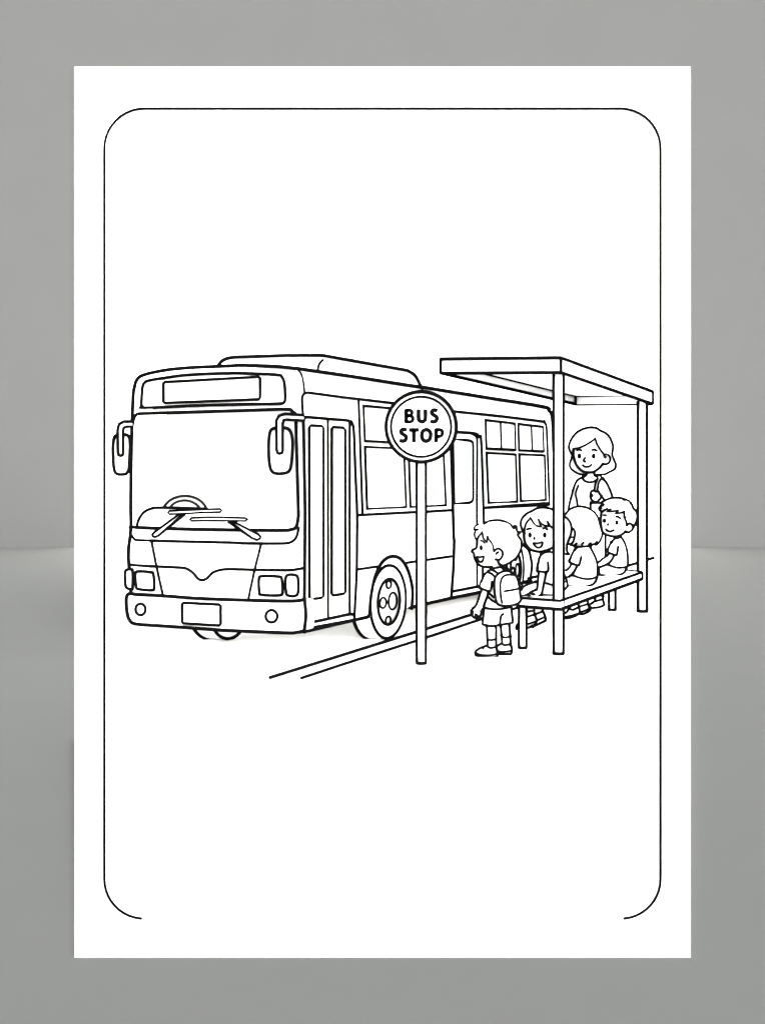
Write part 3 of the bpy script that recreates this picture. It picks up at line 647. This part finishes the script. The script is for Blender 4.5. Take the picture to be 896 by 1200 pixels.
# ---- boy at the far end of the bench
Y3 = 13.62
B2 = Fig('person', 'smiling boy with short tousled hair seated at the far end of the bench', 'child', Y3, at_y(722, 675, Y3), 'children seated on the bench')
B2.body([(smooth(P('s 155 340 145 450 180 610 230 640 300 658 350 660 420 640 480 595 570 550 620 450 625 380 560 240 440 162 350 152 200 190 140 270'), True, 3), {}),
         (P('s 310 620 430 620 430 740 310 740'), {}), (smooth(P('s 340 690 420 680 480 800 505 1000 490 1060 k 550 600 380 600 s 260 1000 280 800'), True, 3), {}),
         (limb(P('s 290 800 290 900 260 960 180 1010 100 1040'), [4.6, 4.5, 4, 3.4, 2.6]), dict(off=.06)), (limb(P('s 100 1040 75 1050 60 1055'), [2.5, 2.2, 1.3]), dict(off=.06)),
         (limb(P('k 520 590 400 595 300 610'), [5.5, 6, 5.5]), {}), (limb(P('t 480 380 500 520 590 600 580 650'), [5, 4.6, 4, 4]), dict(off=-.14)), (limb(P('t 420 400 430 500 480 590 520 640'), [5, 4.6, 4, 4]), dict(off=-.12)),
         (smooth(P('s 490 515 525 485 560 500 577 540 555 580 510 605 480 590'), True, 3), dict(off=.12))])
hp = smooth(P('s 150 345 128 300 135 270 155 250 188 240 155 215 205 185 270 158 350 148 440 158 520 195 560 240 578 285 610 320 630 390 620 450 577 545')) + smooth(P('s 555 498 525 487 492 512')) + smooth(P('s 485 460 460 400 460 330'))[:-1] + P('s 460 330 405 347 350 353 385 310') + smooth(P('s 370 315 300 327 237 328'))[1:] + P('s 288 293 240 292') + smooth(P('s 232 295 200 310 160 340'))
B2.cloth('hair', hp, M_HAIR, .012, on=B2.puffs[:1])
B2.cloth('shirt', smooth(P('s 335 680 290 730 250 810 236 850')) + P('s 260 870 350 900 300 960 240 1020') + smooth(P('s 320 1055 400 1068 500 1050')) + smooth(P('s 506 1000 500 870 470 750 420 665 380 680')), on=B2.puffs[1:4])
B2.cloth('shorts', smooth(P('s 240 1020 320 1055 400 1068 505 1050')) + smooth(P('k 560 570 545 600 500 622 440 625 370 618')) + P('k 330 640 330 590 k 365 570'), on=B2.puffs[5:6])
B2.puff('shoe1', smooth(P('t 450 655 520 610 628 560 640 660 560 692 460 702'), True, 3), name='shoe', off=-.13)
I = B2.ink
I('hair', 's 160 335 128 300 135 270 155 250', 2.1); I('hair', 's 155 255 188 240 155 215 205 185 270 158 350 148 440 158 520 195 560 240 578 285 610 320 630 390 620 450 577 545', 2.2)
I('hair', P('s 160 340 200 310 240 292'), 1.9, False)
I('hair', P('s 288 293 237 328 300 327 385 312 350 353 405 347 460 330 460 400 485 460 492 512'), 1.9, False)
for q in ('s 520 192 548 235', 's 140 285 160 288', 's 440 170 470 182', 's 470 405 485 400', 's 545 205 555 235'): I('hair', q, 1.7)
I('body', 's 155 340 145 450 160 560 180 610 230 640 300 658 350 660 420 640 480 592', 2.2); I('body', 's 490 515 525 485 560 500 577 540 555 580 510 605 480 590', 2.1)
I('body', 's 185 378 205 376 222 388', 1.8); I('body', 's 350 395 380 398 410 420', 1.8); B2.dot('body', 's 200 450', 19, 25); B2.dot('body', 's 362 475', 18, 27); B2.dot('body', 's 245 502', 12, 14); I('body', 's 252 485 246 505', 1.2)
I('body', 's 215 560 240 582 275 592 305 583 325 570', 2.0)
I('shirt', 's 335 682 290 730 250 810 235 850', 2.2); I('shirt', 's 235 855 260 870 350 902 368 870 380 785', 2.1); I('shirt', 's 418 662 470 750 500 870 508 1000 500 1050', 2.1); I('shirt', 's 240 1020 320 1055 400 1068 500 1052', 2.0)
I('shirt', 's 345 682 375 682 410 668', 1.4)
I('body', 's 255 880 215 925 110 1000', 2.1); I('body', 's 322 905 300 960 240 1018 115 1068', 2.1)
I('shorts', 'k 562 565 545 600 500 622 440 625 365 618', 2.1); I('shorts', 'k 365 570 373 615', 1.8)
I('shoe1', 't 448 660 515 612 525 565', 2.1); I('shoe1', 't 525 612 622 585', 1.9); I('shoe1', 't 626 525 630 600 642 660 560 692 460 702', 2.1)
B2.build()

# ---- woman standing behind the bench
Y4 = 14.65
WO = Fig('person', 'woman with a wavy bob standing behind the bench and holding her bag strap', 'woman', Y4, on_z(696, V0 + FPX * (H - PZ) / Y4, PZ))
WO.body([(smooth(P('q 180 400 185 500 215 600 260 665 320 705 380 715 450 705 520 660 580 600 640 480 650 330 560 200 410 150 280 180 190 300'), True, 3), {}),
         (P('q 350 640 465 640 470 800 340 800'), {}), (smooth(P('q 300 790 500 775 600 880 600 1100 z 711 620 709 660 672 660 672 620 q 190 1100 200 900'), True, 3), {}),
         (limb(P('q 250 850 195 960 170 1110 z 668 606 671 625'), [4.5, 4.5, 4, 3.6, 2.6]), dict(off=-.02)), (limb(P('z 671 625 672 633 672 640'), [2.6, 2.6, 1.4]), {}),
         (limb(P('q 600 850 660 1000 660 1090 590 1060 510 1030'), [4.5, 4.5, 4, 3.4, 2.6]), dict(off=.04)), (smooth(P('q 420 960 470 950 510 960 545 1000 548 1040 510 1085 480 1095 430 1070 410 1030'), True, 3), dict(off=.14)),
         (limb(P('q 418 985 450 985 480 990'), [1.2, 1.2, 1]), dict(off=.17)), (limb(P('q 415 1010 450 1010 480 1015'), [1.2, 1.2, 1]), dict(off=.17)), (limb(P('q 420 1035 450 1038 480 1040'), [1.2, 1.2, 1]), dict(off=.17)), (limb(P('q 440 1060 460 1065 485 1065'), [1.1, 1.1, 1]), dict(off=.165)), (limb(P('q 520 990 500 975 480 970'), [1.2, 1.2, 1]), dict(off=.165)),
         (limb([(692, 650), (692, 680), (692.5, 706)], [5, 4.2, 3.2]), dict(off=-.03)), (limb([(701, 650), (701, 680), (700.5, 706)], [5, 4.2, 3.2]), dict(off=-.03)),
         (smooth(P('q 585 480 610 472 650 490 668 540 650 585 610 605 575 595'), True, 3), dict(off=.1))])
hp = smooth(P('q 158 480 125 400 130 340 165 260 230 185 310 140 410 118 490 130 545 165 610 195 670 265 705 370 695 480 725 560 742 610 725 670 650 710 600 735 480 742')) + smooth(P('q 455 705 520 660 575 598')) + P('q 590 480') + smooth(P('q 585 470 530 400 490 330 470 265')) + smooth(P('q 462 270 430 300 350 350 260 390 182 405')) + smooth(P('q 185 500 215 600 260 665 320 705 355 720')) + smooth(P('q 345 746 260 735 200 705 150 660 135 600 165 500'))
WO.cloth('hair', hp, M_HAIR, .012, on=WO.puffs[:1])
WO.cloth('dress', smooth(P('q 300 775 230 820 190 910 160 1010 130 1120')) + P('z 664.5 612 672 612 670 662 709 662 709 628 712 600') + smooth(P('q 705 1090 690 1010 660 930 620 850 560 780 500 758')) + smooth(P('q 490 800 450 830 390 840 330 820 305 780')), on=WO.puffs[1:4] + WO.puffs[5:6])
for kk, x in (('s1', 692.5), ('s2', 700.5)): WO.puff(kk, limb([(x - .5, 708), (x - 1, 710.5)], [3.4, 2.2]), name='shoe', off=-.03, k=2)
I = WO.ink
n1 = hp.index(P('q 480 742')[0]); n2 = hp.index(P('q 345 746')[0])
I('hair', hp[:n1 + 1], 2.2, False); I('hair', hp[n2:], 2.1, False)
I('hair', 'q 585 475 530 400 490 330 470 265 430 300 350 350 260 390 182 405', 1.8, False)
I('body', 'q 182 405 185 500 215 600 260 665 320 705 380 715 450 705 520 660 575 598', 2.2); I('body', 'q 585 490 610 472 650 490 668 540 650 585 610 605 575 595', 2.0); I('body', 'q 590 485 598 520 620 508', 1.7)
I('body', 'q 228 425 255 408 290 425', 1.9); I('body', 'q 428 422 455 408 492 430', 1.9); WO.dot('body', 'q 263 497', 22, 31); WO.dot('body', 'q 450 497', 22, 31)
I('body', 'q 340 515 320 548 325 568 345 570', 2.0); I('body', 'q 303 615 330 635 365 640 400 630 422 608', 2.0)
I('body', 'q 352 722 352 748 310 768', 2.3); I('body', 'q 458 715 462 745 500 768', 2.3)
I('dress', 'q 340 755 290 780 230 820 190 910 160 1010 130 1125 r 175 310', 2.2); I('dress', 'q 480 752 560 780 620 850 660 930 690 1010 705 1060', 2.2); I('dress', 'q 303 782 330 820 390 840 450 830 490 803', 2.0)
I('dress', 'q 250 880 220 960 213 1010 225 1060 235 1130 r 300 270', 1.9)
I('body', 'q 470 955 440 950 418 965 408 1010 412 1050 440 1085 490 1100', 2.2); I('body', 'q 470 962 490 965 510 958 540 1000 550 1040 510 1085 490 1100', 2.2); I('body', 'q 550 1005 575 1050 605 1080', 2.0); I('body', 'q 430 1000 438 1015 428 1030', 1.7); I('body', 'q 520 985 545 1015', 2.0); I('body', 'r 600 215 570 215 545 205', 1.6)
I('dress', P('z 709 628 709 653'), 2.0, False)
WO.build()
SB = Fig('shoulder_bag', 'shoulder bag hanging by a narrow strap from the hand of the standing woman', 'bag', Y4 - .2, at_y(697, 605, Y4 - .2))
SB.puff('bag_body', P('z 691.5 589 703 589 704 625 691.5 625'), cap=3)
SB.puff('strap', P('q 500 780 470 870 460 955 478 1000 495 1000 500 955 515 860 548 788 525 770'), cap=1.2)
SB.ink('bag_body', P('r 600 217 465 212 465 295'), 2.0, False)
SB.ink('strap', 'q 505 785 470 870 460 950', 2.0); SB.ink('strap', 'q 547 790 515 860 500 950', 2.0)
SB.build()

# ================================================================= LIGHT, CAMERA
wd = bpy.data.worlds.new('World'); sc.world = wd; wd.use_nodes = True
nt = wd.node_tree; bg = nt.nodes['Background']; sky = nt.nodes.new('ShaderNodeTexSky'); hs = nt.nodes.new('ShaderNodeHueSaturation')
ELEV = 24.0; AZ = 18.0
sky.sky_type = 'NISHITA'; sky.sun_disc = False; sky.sun_elevation = R(ELEV); sky.sun_rotation = R(180 - AZ); sky.dust_density = 3; sky.air_density = 1.2
hs.inputs['Saturation'].default_value = .12
nt.links.new(sky.outputs[0], hs.inputs['Color']); nt.links.new(hs.outputs[0], bg.inputs['Color']); bg.inputs['Strength'].default_value = .15
sl = bpy.data.lights.new('sun', 'SUN'); sl.energy = 1.5; sl.angle = R(25); sl.color = (1, .985, .96)
so = bpy.data.objects.new('sun', sl); COL.objects.link(so); so.rotation_euler = (R(90 - ELEV), 0, R(AZ))
cam = bpy.data.cameras.new('camera'); co = bpy.data.objects.new('camera', cam); COL.objects.link(co)
co.location = CAM; co.rotation_euler = (R(90), 0, 0)
cam.sensor_fit = 'VERTICAL'; cam.sensor_height = 36; cam.lens = 36 * FPX / 1200; cam.shift_y = -(600 - V0) / 1200; cam.clip_end = 500; cam.clip_start = .05
sc.camera = co
sc.view_settings.view_transform = 'Standard'; sc.view_settings.look = 'None'; sc.view_settings.gamma = 1; sc.view_settings.exposure = 2.5
sc.view_settings.use_curve_mapping = False
sc.cycles.max_bounces = 12; sc.cycles.diffuse_bounces = 8; sc.cycles.use_denoising = True
